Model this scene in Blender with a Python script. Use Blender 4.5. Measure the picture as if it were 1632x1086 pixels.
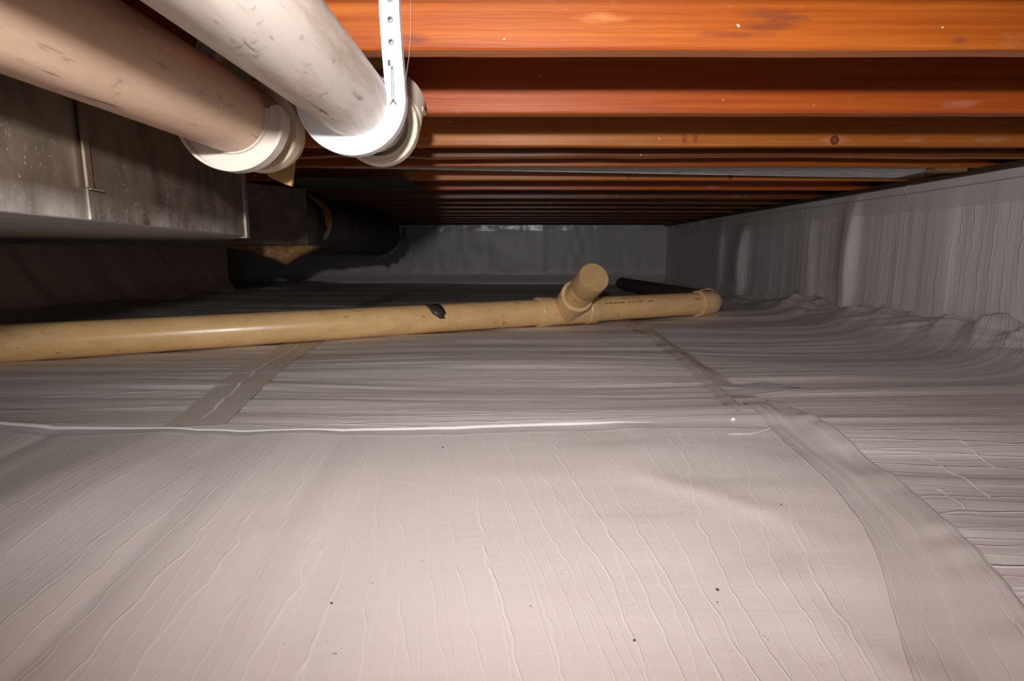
import bpy, math, random
import numpy as np
from mathutils import Vector, Matrix, Quaternion

for o in list(bpy.data.objects):
    bpy.data.objects.remove(o, do_unlink=True)
SC = bpy.context.scene
COL = SC.collection
R = math.radians
rnd = random.Random(7)

# ------------------------------------------------------------------ camera
cd = bpy.data.cameras.new('camera')
cd.sensor_width = 36.0
cd.lens = 900.0 / 1632.0 * 36.0
cd.clip_start = 0.01
cam = bpy.data.objects.new('camera', cd)
COL.objects.link(cam)
cam.location = (0, 0, 0.34)
cam.rotation_euler = (R(90 - 8.873), 0, 0)
SC.camera = cam

# ------------------------------------------------------------------ world, lamps, exposure
w = bpy.data.worlds.new('world')
SC.world = w
w.use_nodes = True
w.node_tree.nodes['Background'].inputs[0].default_value = (1.0, 0.97, 0.95, 1)
w.node_tree.nodes['Background'].inputs[1].default_value = 0.01

def spot(name, loc, aim, power, size_deg, blend, radius, color=(1, 1, 1)):
    ld = bpy.data.lights.new(name, 'SPOT')
    ld.energy = power
    ld.spot_size = R(size_deg)
    ld.spot_blend = blend
    ld.shadow_soft_size = radius
    ld.color = color
    lo = bpy.data.objects.new(name, ld)
    COL.objects.link(lo)
    lo.location = loc
    d = Vector(aim) - Vector(loc)
    lo.rotation_euler = d.to_track_quat('-Z', 'Y').to_euler()
    return lo
# the flash head on the camera, just above the lens
spot('camera_flash', (-0.05, -0.10, 0.524), (0.60, 5.9, 2.10), 95, 150, 1.0, 0.022, (1.0, 0.975, 0.96))
# weak soft fill, added unseen behind the camera to ease the falloff
al = bpy.data.lights.new('fill_light', 'AREA')
al.shape = 'RECTANGLE'; al.size = 1.6; al.size_y = 0.45; al.energy = 6; al.color = (0.93, 0.96, 1.0)
ao = bpy.data.objects.new('fill_light', al)
COL.objects.link(ao)
ao.location = (0.3, -1.7, 0.36); ao.rotation_euler = (R(90), 0, 0)

SC.view_settings.view_transform = 'Standard'
SC.view_settings.look = 'None'
SC.view_settings.gamma = 1.0
SC.view_settings.use_curve_mapping = False
SC.view_settings.exposure = 0.0

# ------------------------------------------------------------------ helpers
def tag(o, label=None, cat=None, group=None, kind=None):
    if label: o['label'] = label
    if cat: o['category'] = cat
    if group: o['group'] = group
    if kind: o['kind'] = kind
    return o

def empty(name, loc=(0, 0, 0)):
    o = bpy.data.objects.new(name, None)
    o.empty_display_size = 0.05
    COL.objects.link(o)
    o.location = loc
    return o

class MB:
    """collects faces, builds ONE mesh object"""
    def __init__(s):
        s.v = []; s.f = []; s.m = []; s.mi = 0
    def add(s, vs, fs):
        b = len(s.v)
        s.v += [tuple(p) for p in vs]
        s.f += [tuple(i + b for i in f) for f in fs]
        s.m += [s.mi] * len(fs)
        return s
    def box(s, x0, x1, y0, y1, z0, z1):
        vs = [(x, y, z) for x in (x0, x1) for y in (y0, y1) for z in (z0, z1)]
        return s.add(vs, [(0, 1, 3, 2), (4, 6, 7, 5), (0, 4, 5, 1), (2, 3, 7, 6), (0, 2, 6, 4), (1, 5, 7, 3)])
    def prism(s, pts, z0, z1):
        n = len(pts)
        vs = [(x, y, z0) for x, y in pts] + [(x, y, z1) for x, y in pts]
        fs = [tuple(range(n))[::-1], tuple(range(n, 2 * n))]
        fs += [(i, (i + 1) % n, (i + 1) % n + n, i + n) for i in range(n)]
        return s.add(vs, fs)
    def sweep(s, path, prof, up=(0, 0, 1), cap=True, fixed=None):
        """path: points; prof: function(i)->list of (a,b) in frame (side, up)"""
        P = [Vector(p) for p in path]
        n = len(P); rings = []
        u = Vector(up).normalized()
        for i in range(n):
            t = (P[min(i + 1, n - 1)] - P[max(i - 1, 0)]).normalized()
            if fixed is not None:
                U = Vector(fixed); S = t.cross(U).normalized()
            else:
                S = t.cross(u)
                if S.length < 1e-4: S = t.cross(Vector((1, 0, 0)))
                S.normalize(); U = S.cross(t).normalized(); u = U
            rings.append([P[i] + S * a + U * b for a, b in prof(i)])
        k = len(rings[0])
        vs = [p for r in rings for p in r]
        fs = []
        for i in range(n - 1):
            for j in range(k):
                a = i * k + j; b = i * k + (j + 1) % k
                fs.append((a, b, b + k, a + k))
        if cap:
            fs.append(tuple(range(k))[::-1]); fs.append(tuple((n - 1) * k + j for j in range(k)))
        return s.add(vs, fs)
    def tube(s, path, r, seg=32, up=(0, 0, 1), cap=True):
        rr = r if callable(r) else (lambda i: r[i] if isinstance(r, (list, tuple)) else r)
        return s.sweep(path, lambda i: [(rr(i) * math.cos(2 * math.pi * j / seg), rr(i) * math.sin(2 * math.pi * j / seg)) for j in range(seg)], up, cap)
    def lathe(s, p0, d, prof, seg=48):
        """prof: (distance along d, radius)"""
        p0 = Vector(p0); d = Vector(d).normalized()
        a = d.cross(Vector((0, 0, 1)))
        if a.length < 1e-3: a = d.cross(Vector((1, 0, 0)))
        a.normalize(); b = a.cross(d).normalized()
        vs = []; fs = []
        for t, r in prof:
            for j in range(seg):
                an = 2 * math.pi * j / seg
                vs.append(p0 + d * t + a * (r * math.cos(an)) + b * (r * math.sin(an)))
        n = len(prof)
        for i in range(n - 1):
            for j in range(seg):
                q = i * seg + j; q2 = i * seg + (j + 1) % seg
                fs.append((q, q2, q2 + seg, q + seg))
        return s.add(vs, fs)
    def build(s, name, mat, parent=None, smooth=False, bevel=0.0, loc=None, sharp=40):
        me = bpy.data.meshes.new(name)
        L = Vector(loc) if loc else Vector((0, 0, 0))
        me.from_pydata([tuple(Vector(v) - L) for v in s.v], [], s.f)
        mats = mat if isinstance(mat, (list, tuple)) else [mat]
        for m in mats: me.materials.append(m)
        if len(mats) > 1: me.polygons.foreach_set('material_index', s.m)
        me.validate()
        import bmesh
        bm = bmesh.new(); bm.from_mesh(me)
        bmesh.ops.recalc_face_normals(bm, faces=bm.faces)
        bm.to_mesh(me); bm.free()
        if smooth:
            me.polygons.foreach_set('use_smooth', [True] * len(me.polygons))
            try: me.set_sharp_from_angle(angle=R(sharp))
            except Exception: pass
        o = bpy.data.objects.new(name, me)
        COL.objects.link(o)
        o.location = L
        if bevel:
            bv = o.modifiers.new('bevel', 'BEVEL'); bv.width = bevel; bv.segments = 2; bv.limit_method = 'ANGLE'
        if parent:
            o.parent = parent
            o.location = L - parent_loc(parent)
        return o

def parent_loc(p):
    l = Vector(p.location)
    while p.parent:
        p = p.parent; l += Vector(p.location)
    return l

# numpy value noise, smooth
def vnoise(x, y, seed=0):
    x = np.asarray(x, float); y = np.asarray(y, float)
    xi = np.floor(x).astype(np.int64); yi = np.floor(y).astype(np.int64)
    fx = x - xi; fy = y - yi
    fx = fx * fx * fx * (fx * (fx * 6 - 15) + 10); fy = fy * fy * fy * (fy * (fy * 6 - 15) + 10)
    def h(a, b):
        n = (a * 374761393 + b * 668265263 + seed * 982451653) & 0xffffffff
        n = ((n ^ (n >> 13)) * 1274126177) & 0xffffffff
        n = n ^ (n >> 16)
        return (n & 0xffff) / 32767.5 - 1.0
    return (h(xi, yi) * (1 - fx) + h(xi + 1, yi) * fx) * (1 - fy) + (h(xi, yi + 1) * (1 - fx) + h(xi + 1, yi + 1) * fx) * fy

def sstep(a, b, x):
    t = np.clip((np.asarray(x, float) - a) / (b - a), 0, 1)
    return t * t * (3 - 2 * t)

def crease(n, wdt):            # narrow ridge where a noise field crosses zero
    return np.exp(-(n / wdt) ** 2)

# ------------------------------------------------------------------ materials
def nodes(name):
    m = bpy.data.materials.new(name); m.use_nodes = True
    nt = m.node_tree
    return m, nt, nt.nodes['Principled BSDF']

def N(nt, typ, **kw):
    n = nt.nodes.new(typ)
    for k, v in kw.items():
        if k.startswith('_'): setattr(n, k[1:], v)
        else:
            key = int(k[1:]) if k[0] == 'i' and k[1:].isdigit() else k
            n.inputs[key].default_value = v
    return n

def coord(nt, scale, attr=None, rot=(0, 0, 0)):
    if attr:
        c = nt.nodes.new('ShaderNodeAttribute'); c.attribute_name = attr; out = c.outputs['Vector']
    else:
        c = nt.nodes.new('ShaderNodeTexCoord'); out = c.outputs['Object']
    mp = nt.nodes.new('ShaderNodeMapping')
    mp.inputs['Scale'].default_value = scale
    mp.inputs['Rotation'].default_value = rot
    nt.links.new(out, mp.inputs['Vector'])
    return mp.outputs[0]

def noise(nt, vec, scale=1, detail=3, rough=0.55, dist=0.0):
    n = N(nt, 'ShaderNodeTexNoise', Scale=scale, Detail=detail, Roughness=rough, Distortion=dist)
    nt.links.new(vec, n.inputs['Vector'])
    return n.outputs['Fac']

def ramp(nt, fac, stops):
    r = nt.nodes.new('ShaderNodeValToRGB')
    el = r.color_ramp.elements
    while len(el) < len(stops): el.new(0.5)
    for e, (p, c) in zip(el, stops):
        e.position = p; e.color = (c if isinstance(c, tuple) else (c, c, c)) + (1,)
    nt.links.new(fac, r.inputs[0])
    return r.outputs[0]

def mix(nt, fac, a, b, mode='MIX'):
    m = nt.nodes.new('ShaderNodeMix'); m.data_type = 'RGBA'; m.blend_type = mode
    for sock, v in ((m.inputs[0], fac), (m.inputs[6], a), (m.inputs[7], b)):
        if isinstance(v, (int, float)): sock.default_value = v
        elif isinstance(v, tuple): sock.default_value = v + (1,) if len(v) == 3 else v
        else: nt.links.new(v, sock)
    return m.outputs[2]

def math_(nt, op, a, b=0.0, c=0.0):
    m = nt.nodes.new('ShaderNodeMath'); m.operation = op
    for i, v in enumerate((a, b, c)):
        if isinstance(v, (int, float)): m.inputs[i].default_value = v
        else: nt.links.new(v, m.inputs[i])
    return m.outputs[0]

def bump(nt, bsdf, h, strength, dist):
    b = N(nt, 'ShaderNodeBump', Strength=strength, Distance=dist)
    nt.links.new(h, b.inputs['Height'])
    nt.links.new(b.outputs[0], bsdf.inputs['Normal'])
    return b

def liner_mat(name, col=(0.74, 0.70, 0.685), across=26.0, along=2.2, strength=0.8, rough=0.42, dirt=(0.62, 0.50, 0.42), h=0.0016, streak=0.9, cross=0.0):
    """reinforced polythene: thin wandering creases along the flow, woven scrim, faint stains"""
    m, nt, b = nodes(name)
    at = nt.nodes.new('ShaderNodeAttribute'); at.attribute_name = 'flow'
    sx = nt.nodes.new('ShaderNodeSeparateXYZ'); nt.links.new(at.outputs['Vector'], sx.inputs[0])
    def lines(freq, wob, wdt, vis_scale, seed):
        """thin lines at irregular spacing that jog sideways and fade in and out"""
        n = noise(nt, coord(nt, (freq * 0.10, along * 1.6, 1), 'flow', (0, 0, seed * 0.01)), 1.0, 1.0, 0.5)
        nj = noise(nt, coord(nt, (freq * 0.35, along * 17, 1), 'flow', (0, 0, seed * 0.01)), 1.0, 2.0, 0.5)
        c = math_(nt, 'ADD', math_(nt, 'MULTIPLY', sx.outputs[0], freq), math_(nt, 'MULTIPLY', n, wob))
        c = math_(nt, 'ADD', c, math_(nt, 'MULTIPLY', nj, 0.65))
        fr = math_(nt, 'ABSOLUTE', math_(nt, 'SUBTRACT', math_(nt, 'FRACT', math_(nt, 'ADD', c, seed)), 0.5))
        ln = ramp(nt, fr, [(0.0, 1.0), (wdt, 0.0)])
        vis = ramp(nt, noise(nt, coord(nt, (freq * 0.6, along * vis_scale, 1), 'flow', (0, 0, seed * 0.02)), 1.0, 2.0, 0.5), [(0.34, 0.0), (0.56, 1.0)])
        return math_(nt, 'MULTIPLY', ln, vis)
    r1 = lines(across, 4.0, 0.06, 1.6, 1.3)
    r2 = lines(across * 2.1, 6.0, 0.09, 3.2, 4.7)
    v3 = coord(nt, (across * 2.2, along * 1.6, 1), 'flow')
    n3 = noise(nt, v3, 1.0, 4.0, 0.6)
    v5 = coord(nt, (3.0, along * 9, 1), 'flow')
    n5 = noise(nt, v5, 1.0, 5.0, 0.6)
    if cross: n5 = math_(nt, 'ADD', n5, math_(nt, 'MULTIPLY', noise(nt, coord(nt, (9.0, 62.0, 1), 'flow'), 1.0, 3.0, 0.55, 0.4), cross * 0.6))
    vw = coord(nt, (1, 1, 1), 'flow')
    n4 = noise(nt, vw, 420.0, 1.0, 0.5)
    hh = math_(nt, 'ADD', r1, math_(nt, 'MULTIPLY', r2, 0.6))
    hh = math_(nt, 'ADD', hh, math_(nt, 'MULTIPLY', n3, streak))
    hh = math_(nt, 'ADD', hh, math_(nt, 'MULTIPLY', n5, 1.3))
    hh = math_(nt, 'ADD', hh, math_(nt, 'MULTIPLY', n4, 0.22))
    bump(nt, b, hh, strength, h)
    vs = coord(nt, (1, 1, 1))
    st = ramp(nt, noise(nt, vs, 5.5, 5.0, 0.65), [(0.56, 0.0), (0.74, 0.35)])
    c = mix(nt, st, col, dirt)
    ns = ramp(nt, noise(nt, vs, 190.0, 1.0, 0.5), [(0.795, 0.0), (0.81, 0.7)])
    c = mix(nt, ns, c, (0.10, 0.07, 0.05))
    wl = math_(nt, 'MINIMUM', math_(nt, 'MULTIPLY', math_(nt, 'ADD', r1, math_(nt, 'MULTIPLY', r2, 0.6)), 0.40), 0.5)   # bright highlights along the creases, put into the colour
    c = mix(nt, wl, c, (0.90, 0.85, 0.82))
    nt.links.new(c, b.inputs['Base Color'])
    b.inputs['Roughness'].default_value = rough
    b.inputs['Specular IOR Level'].default_value = 0.35
    return m

def tape_mat(name, col, rough=0.35, bmp=0.4, gl=0.5, sc=(30, 3, 1), det=3):
    m, nt, b = nodes(name)
    v = coord(nt, sc, 'flow')
    n = noise(nt, v, 1.0, det)
    bump(nt, b, n, bmp, 0.002)
    v2 = coord(nt, (1, 1, 1))
    c = mix(nt, ramp(nt, noise(nt, v2, 6, 4), [(0.45, 0.0), (0.75, 0.5)]), col, tuple(x * 0.82 for x in col))
    nt.links.new(c, b.inputs['Base Color'])
    b.inputs['Roughness'].default_value = rough
    b.inputs['Specular IOR Level'].default_value = gl
    return m

def wood_mat(name, base, dark, knots=(), rough=0.42, dusty=(0.45, 0.30, 0.20), dust=0.35):
    """softwood, grain along X; knots: (x, z, rx, rz) dark ellipses, soft"""
    m, nt, b = nodes(name)
    oi = nt.nodes.new('ShaderNodeObjectInfo')
    tc = nt.nodes.new('ShaderNodeTexCoord')
    add = nt.nodes.new('ShaderNodeVectorMath'); add.operation = 'ADD'
    nt.links.new(tc.outputs['Object'], add.inputs[0])
    sc = nt.nodes.new('ShaderNodeVectorMath'); sc.operation = 'SCALE'
    nt.links.new(oi.outputs['Random'], sc.inputs['Scale']); sc.inputs[0].default_value = (37, 11, 23)
    nt.links.new(sc.outputs[0], add.inputs[1])
    def mp(s):
        q = nt.nodes.new('ShaderNodeMapping'); q.inputs['Scale'].default_value = s
        nt.links.new(add.outputs[0], q.inputs['Vector']); return q.outputs[0]
    g = noise(nt, mp((1.3, 60, 95)), 1.0, 4.0, 0.6, 0.25)
    g2 = noise(nt, mp((0.7, 9, 16)), 1.0, 3.0, 0.5, 0.4)
    f = noise(nt, mp((12, 300, 420)), 1.0, 2.0, 0.5)
    c = mix(nt, ramp(nt, g, [(0.34, 0.0), (0.66, 1.0)]), dark, base)
    c = mix(nt, ramp(nt, g2, [(0.38, 0.45), (0.66, 0.0)]), c, dark)
    c = mix(nt, math_(nt, 'MULTIPLY', ramp(nt, f, [(0.3, 0.0), (0.7, 1.0)]), 0.18), c, tuple(x * 0.5 for x in dark))
    d = ramp(nt, noise(nt, mp((5, 5, 16)), 1.0, 6.0, 0.75), [(0.60, 0.0), (0.72, 1.0)])
    c = mix(nt, math_(nt, 'MULTIPLY', d, dust), c, dusty)
    spk = ramp(nt, noise(nt, mp((60, 60, 60)), 1.0, 1.0, 0.5), [(0.79, 0.0), (0.80, 1.0)])
    c = mix(nt, math_(nt, 'MULTIPLY', spk, 0.8), c, (0.8, 0.65, 0.5))
    if knots:
        sx = nt.nodes.new('ShaderNodeSeparateXYZ'); nt.links.new(tc.outputs['Object'], sx.inputs[0])
        wob = noise(nt, mp((9, 20, 34)), 1.0, 4.0, 0.65)
        for (kx, kz, rx, rz, soft, kc, ka) in knots:
            dx = math_(nt, 'DIVIDE', math_(nt, 'SUBTRACT', sx.outputs[0], kx), rx)
            dz = math_(nt, 'DIVIDE', math_(nt, 'SUBTRACT', sx.outputs[2], kz), rz)
            dd = math_(nt, 'SQRT', math_(nt, 'ADD', math_(nt, 'MULTIPLY', dx, dx), math_(nt, 'MULTIPLY', dz, dz)))
            dd = math_(nt, 'ADD', dd, math_(nt, 'MULTIPLY', math_(nt, 'SUBTRACT', wob, 0.5), 2.6 * soft))
            k = ramp(nt, math_(nt, 'MULTIPLY', dd, 0.5), [(0.5 - 0.5 * soft * 0.8, 1.0), (0.5, 0.0)])
            c = mix(nt, math_(nt, 'MULTIPLY', k, ka), c, kc)
    nt.links.new(c, b.inputs['Base Color'])
    bump(nt, b, math_(nt, 'ADD', g, math_(nt, 'MULTIPLY', f, 0.5)), 0.35, 0.0012)
    b.inputs['Roughness'].default_value = rough
    b.inputs['Specular IOR Level'].default_value = 0.45
    return m

def pipe_mat(name, col, stain, rough=0.35, speck=(0.9, 0.88, 0.85), axis='Y', amt=0.6, scratch=0.6, mark=0.0):
    m, nt, b = nodes(name)
    st = {'Y': (7, 1.2, 7), 'X': (1.2, 7, 7)}[axis]
    v = coord(nt, st); vi = coord(nt, (1, 1, 1))
    s1 = ramp(nt, noise(nt, v, 2.2, 7, 0.7), [(0.42, 0.0), (0.62, 1.0)])
    c = mix(nt, math_(nt, 'MULTIPLY', s1, amt), col, stain)
    ss = {'Y': (75, 7, 75), 'X': (7, 75, 75)}[axis]
    s2 = ramp(nt, noise(nt, coord(nt, ss), 1.0, 3, 0.6), [(0.63, 0.0), (0.68, 1.0)])
    g = ramp(nt, noise(nt, vi, 9.0, 3, 0.5), [(0.44, 0.0), (0.56, 1.0)])
    c = mix(nt, math_(nt, 'MULTIPLY', math_(nt, 'MULTIPLY', s2, g), scratch), c, tuple(x * 0.35 for x in stain))
    if mark:
        s3 = ramp(nt, noise(nt, coord(nt, (22, 22, 30)), 1.0, 5, 0.75), [(0.60, 0.0), (0.70, 1.0)])
        c = mix(nt, math_(nt, 'MULTIPLY', s3, mark), c, tuple(x * 0.45 for x in stain))
    s4 = ramp(nt, noise(nt, vi, 130, 1, 0.5), [(0.775, 0.0), (0.79, 1.0)])
    c = mix(nt, math_(nt, 'MULTIPLY', s4, 0.6), c, speck)
    nt.links.new(c, b.inputs['Base Color'])
    r = ramp(nt, noise(nt, v, 2.2, 4, 0.6), [(0.3, rough * 0.85), (0.7, rough * 1.35)])
    nt.links.new(r, b.inputs['Roughness'])
    bump(nt, b, noise(nt, vi, 60, 3), 0.05, 0.001)
    return m

def plain_mat(name, col, rough=0.5, metal=0.0, var=0.15, scale=20, spec=0.5, stretch=(1, 1, 1), bmp=0.1, speck=None, spk_z=None, sheen_z=None):
    m, nt, b = nodes(name)
    v = coord(nt, stretch)
    n = noise(nt, v, scale, 4, 0.6)
    c = mix(nt, ramp(nt, n, [(0.3, 0.0), (0.7, 1.0)]), tuple(x * (1 - var) for x in col), tuple(min(1, x * (1 + var)) for x in col))
    if speck:
        s = ramp(nt, noise(nt, coord(nt, (1, 1, 0.7)), 210, 2, 0.55), [(0.655, 0.0), (0.69, 1.0)])
        g = ramp(nt, noise(nt, coord(nt, (1, 1, 1)), 6, 3, 0.6), [(0.38, 0.0), (0.52, 1.0)])
        f = math_(nt, 'MULTIPLY', s, g)
        if spk_z:
            sx = nt.nodes.new('ShaderNodeSeparateXYZ'); tc = nt.nodes.new('ShaderNodeTexCoord')
            nt.links.new(tc.outputs['Object'], sx.inputs[0])
            zz = N(nt, 'ShaderNodeMapRange', i1=spk_z[0], i2=spk_z[1], i3=1.0, i4=0.0)
            nt.links.new(sx.outputs[2], zz.inputs[0])
            f = math_(nt, 'MULTIPLY', f, zz.outputs[0])
        c = mix(nt, f, c, speck)
        if sheen_z:
            z2 = N(nt, 'ShaderNodeMapRange', i1=sheen_z[0], i2=sheen_z[1], i3=1.0, i4=0.0)
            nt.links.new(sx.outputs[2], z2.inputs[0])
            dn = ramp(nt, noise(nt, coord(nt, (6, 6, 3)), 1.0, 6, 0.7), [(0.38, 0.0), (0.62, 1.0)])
            c = mix(nt, math_(nt, 'MULTIPLY', math_(nt, 'MULTIPLY', dn, z2.outputs[0]), 1.0), c, (0.80, 0.74, 0.68))  # pale highlight along the bottom edge, painted into the colour
    nt.links.new(c, b.inputs['Base Color'])
    b.inputs['Roughness'].default_value = rough
    b.inputs['Metallic'].default_value = metal
    b.inputs['Specular IOR Level'].default_value = spec
    if bmp: bump(nt, b, n, bmp, 0.001)
    return m

M = {}
M['front'] = liner_mat('liner_front', (0.72, 0.650, 0.618), 27, 0.8, 0.8, 0.5, streak=0.3, h=0.0008, cross=1.0)
M['mid'] = liner_mat('liner_middle', (0.70, 0.63, 0.595), 26, 0.55, 0.9, 0.5, streak=0.7, h=0.0021)
M['right'] = liner_mat('liner_right', (0.73, 0.66, 0.63), 24, 0.55, 0.9, 0.5, streak=0.6, h=0.0021)
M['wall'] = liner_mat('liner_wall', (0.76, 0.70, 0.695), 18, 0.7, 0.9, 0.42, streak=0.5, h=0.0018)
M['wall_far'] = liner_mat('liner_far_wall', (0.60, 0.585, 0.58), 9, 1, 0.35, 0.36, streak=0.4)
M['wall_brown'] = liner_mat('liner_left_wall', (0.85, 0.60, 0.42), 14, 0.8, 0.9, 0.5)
M['tape'] = liner_mat('seam_tape', (0.61, 0.53, 0.47), 60, 0.8, 0.7, 0.38, streak=0.4, h=0.0009)
M['tape_long'] = liner_mat('seam_tape_long', (0.62, 0.56, 0.53), 40, 0.7, 0.9, 0.38, streak=0.4, h=0.0007)
M['tape_wall'] = tape_mat('wall_tape', (0.68, 0.625, 0.61), 0.38, 0.3)
M['tape_gloss'] = tape_mat('gloss_tape', (0.62, 0.62, 0.63), 0.14, 1.0, 0.8, (26, 70, 1), 5)
M['fold'] = tape_mat('liner_fold', (0.80, 0.76, 0.73), 0.4, 0.1)

# ------------------------------------------------------------------ ground shape (metres; x right, y away, z up)
LS = [(-1.0, -0.50), (0.0, -0.58), (1.056, -0.641), (1.534, -0.725), (2.147, -0.787), (3.746, -0.943), (6.7, -0.95)]
RS = [(-1.2, 0.33), (0.41, 0.38), (0.472, 0.408), (0.577, 0.449), (0.735, 0.492), (1.037, 0.54), (1.388, 0.535), (1.90, 0.56), (2.80, 0.57), (6.7, 0.60)]
def lseam(y): return np.interp(y, [a for a, b in LS], [b for a, b in LS])
def rseam(y): return np.interp(y, [a for a, b in RS], [b for a, b in RS])
FY = 1.055
def fseam(x): return np.interp(x, [-3.7, -1.0, -0.74, -0.49, -0.14, 0.167, 0.434, 0.6, 2], [1.10, 1.072, 1.045, 1.030, 1.053, 1.081, 1.081, 1.10, 1.10])

def dcurve(x, y):      # wrinkle coordinate of the right-hand sheet: sweeps away along the wall
    return y - 0.9 * np.maximum(0, x - 1.15) ** 2 + 0.04 * np.sin(x * 2.2)

def H(x, y):
    x = np.asarray(x, float); y = np.asarray(y, float)
    b = np.interp(y, [-1, 1.0, 1.6, 3.0, 4.5, 6.7], [-0.004, 0.0, 0.012, 0.016, 0.0, -0.024])
    b = b + 0.035 * sstep(1.35, 1.80, x) * sstep(4.2, 3.0, y)
    wr = sstep(-0.02, 0.05, x - rseam(y))
    wa = sstep(0.03, -0.03, y - fseam(x)) * (1 - wr)
    wb = (1 - wa) * (1 - wr)
    near = sstep(7.5, 3.0, y)
    # front sheet: long folds running away from the camera, stronger on the left
    fa = 0.0055 * vnoise(x * 8 + 0.8 * y, y * 0.9, 1) * (0.2 + sstep(0.1, -0.4, x)) + 0.0022 * vnoise(x * 19 + y, y * 1.5, 2) * (0.3 + sstep(0.1, -0.4, x))
    fa = fa + 0.0012 * vnoise(x * 6, y * 18, 3) * sstep(-0.25, 0.25, x) + 0.0055 * vnoise(x * 3.3, y * 4, 4)
    fa = fa + 0.0030 * crease(vnoise((x + 1.2 * y) * 3 + 3, (y - x) * 2, 5), 0.30) * sstep(0.0, 0.25, x)
    xb = x + 0.10 * y
    fa = fa + 0.028 * np.abs(vnoise(xb * 7, y * 0.5, 18)) * sstep(-0.15, -0.55, x)
    # middle sheet: folds running across
    yw = y + 0.05 * vnoise(x * 1.3, y * 1.1, 12)
    fb = 0.0130 * vnoise(x * 0.8, yw * 4.2, 6) + 0.0048 * vnoise(x * 1.5, yw * 13, 7) + 0.0016 * vnoise(x * 2.6, yw * 38, 8)
    # right sheet
    q = dcurve(x, y)
    fr = 0.0165 * vnoise(x * 0.8 + 5, q * 3.6, 9) + 0.0045 * vnoise(x * 1.4, q * 11, 10) + 0.0017 * vnoise(x * 2.6, q * 34, 11)
    fr = fr * (0.65 + 0.5 * near)
    # bunched liner at the foot of the right wall
    k = sstep(1.45, 1.72, x)
    a = y * 5.2 + (x - 1.5) * 6
    fr = fr + k * (0.022 * vnoise(a, x * 3, 13) + 0.014 * np.abs(vnoise(a * 2.3, x * 5, 14)) + 0.012 * np.abs(vnoise(a * 5, x * 2, 16)))
    def mound(mx, my, ax, ay, amp, ang, fq):
        e = sstep(1.0, 0.0, np.sqrt(((x - mx) / ax) ** 2 + ((y - my) / ay) ** 2))
        c = (y * math.cos(ang) - x * math.sin(ang)) * fq + 0.6 * vnoise(x * 6, y * 3, 17)
        tri = np.abs((c % 1.0) - 0.35) / 0.65
        return amp * e * (0.45 + 0.55 * tri)
    fr = fr + mound(1.70, 3.35, 0.26, 0.55, 0.075, 0.6, 4.3) + mound(1.72, 2.02, 0.24, 0.42, 0.075, 0.5, 6.1) + mound(1.72, 2.65, 0.22, 0.40, 0.040, 0.5, 6.0)
    # bunched liner at the foot of the left wall
    kl = sstep(-1.85, -2.3, x)
    fb = fb + kl * (0.05 * sstep(0, 1, vnoise(y * 1.9 + 0.4, x, 15) + 0.4))
    return b + wa * fa + wb * fb * (0.6 + 0.5 * near) + wr * fr

def set_flow(me, arr):
    at = me.attributes.new('flow', 'FLOAT_VECTOR', 'POINT')
    at.data.foreach_set('vector', np.asarray(arr, np.float32).ravel())

def grid_obj(name, X, Y, Z, mat, flow, parent=None, smooth=True):
    n, m = X.shape
    vs = np.stack([X, Y, Z], -1).reshape(-1, 3)
    idx = np.arange(n * m).reshape(n, m)
    q = np.stack([idx[:-1, :-1], idx[:-1, 1:], idx[1:, 1:], idx[1:, :-1]], -1).reshape(-1, 4)
    me = bpy.data.meshes.new(name)
    me.from_pydata(vs.tolist(), [], q.tolist())
    me.materials.append(mat)
    if smooth: me.polygons.foreach_set('use_smooth', [True] * len(me.polygons))
    set_flow(me, np.stack([flow[0], flow[1], np.zeros_like(flow[0])], -1).reshape(-1, 3))
    me.update()
    o = bpy.data.objects.new(name, me); COL.objects.link(o)
    if parent: o.parent = parent
    return o

# floor: the bare ground under the liner carries the sheets, tapes and folds
g = MB().box(-3.7, 2.05, -1.2, 6.85, -0.30, -0.085)
floor = g.build('floor', plain_mat('bare_soil', (0.12, 0.09, 0.06), 0.95))
tag(floor, kind='structure', label='crawl space ground covered with white polythene liner sheets')

def ygeo(a, b, n, k=2.2):
    t = np.linspace(0, 1, n)
    return a + (b - a) * (np.exp(k * t) - 1) / (math.exp(k) - 1)

# front sheet
ya = np.concatenate([np.linspace(-1.0, 0.3, 20)[:-1], np.linspace(0.3, 1.2, 230)])
S = np.concatenate([np.linspace(0, 0.60, 60)[:-1], np.linspace(0.60, 1, 330)])
X = []; Y = []
for t in ya:
    xr = rseam(t); xs = -3.6 + (xr + 3.6) * S
    yy = np.minimum(t, 99) + 0 * xs
    X.append(xs); Y.append(yy)
X = np.array(X); Y = np.array(Y)
top = fseam(X); Y = np.where(Y > 0.3, 0.3 + (Y - 0.3) * (top - 0.3) / 0.9, Y)
fs = grid_obj('liner_sheet', X, Y, H(X, Y), M['front'], (X + 0.15 * Y - (rseam(Y) - 0.54 + 0.15 * Y) * sstep(0.0, 0.45, X), Y), floor)
tag(fs, label='smooth pale front liner sheet with creases running away')
# middle sheet
yb = ygeo(1.0, 6.75, 420)
S = np.linspace(0, 1, 130)
X = np.array([lseam(t) + (rseam(t) - lseam(t)) * S for t in yb]); Y = np.repeat(yb[:, None], len(S), 1)
f0 = fseam(X); Y = f0 + (Y - 1.0) * (6.75 - f0) / 5.75
o = grid_obj('liner_sheet', X, Y, H(X, Y), M['mid'], (Y + 0.03 * vnoise(X * 1.3, Y * 1.1, 12), X), floor)
tag(o, label='middle liner sheet with fine crosswise wrinkles')
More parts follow.
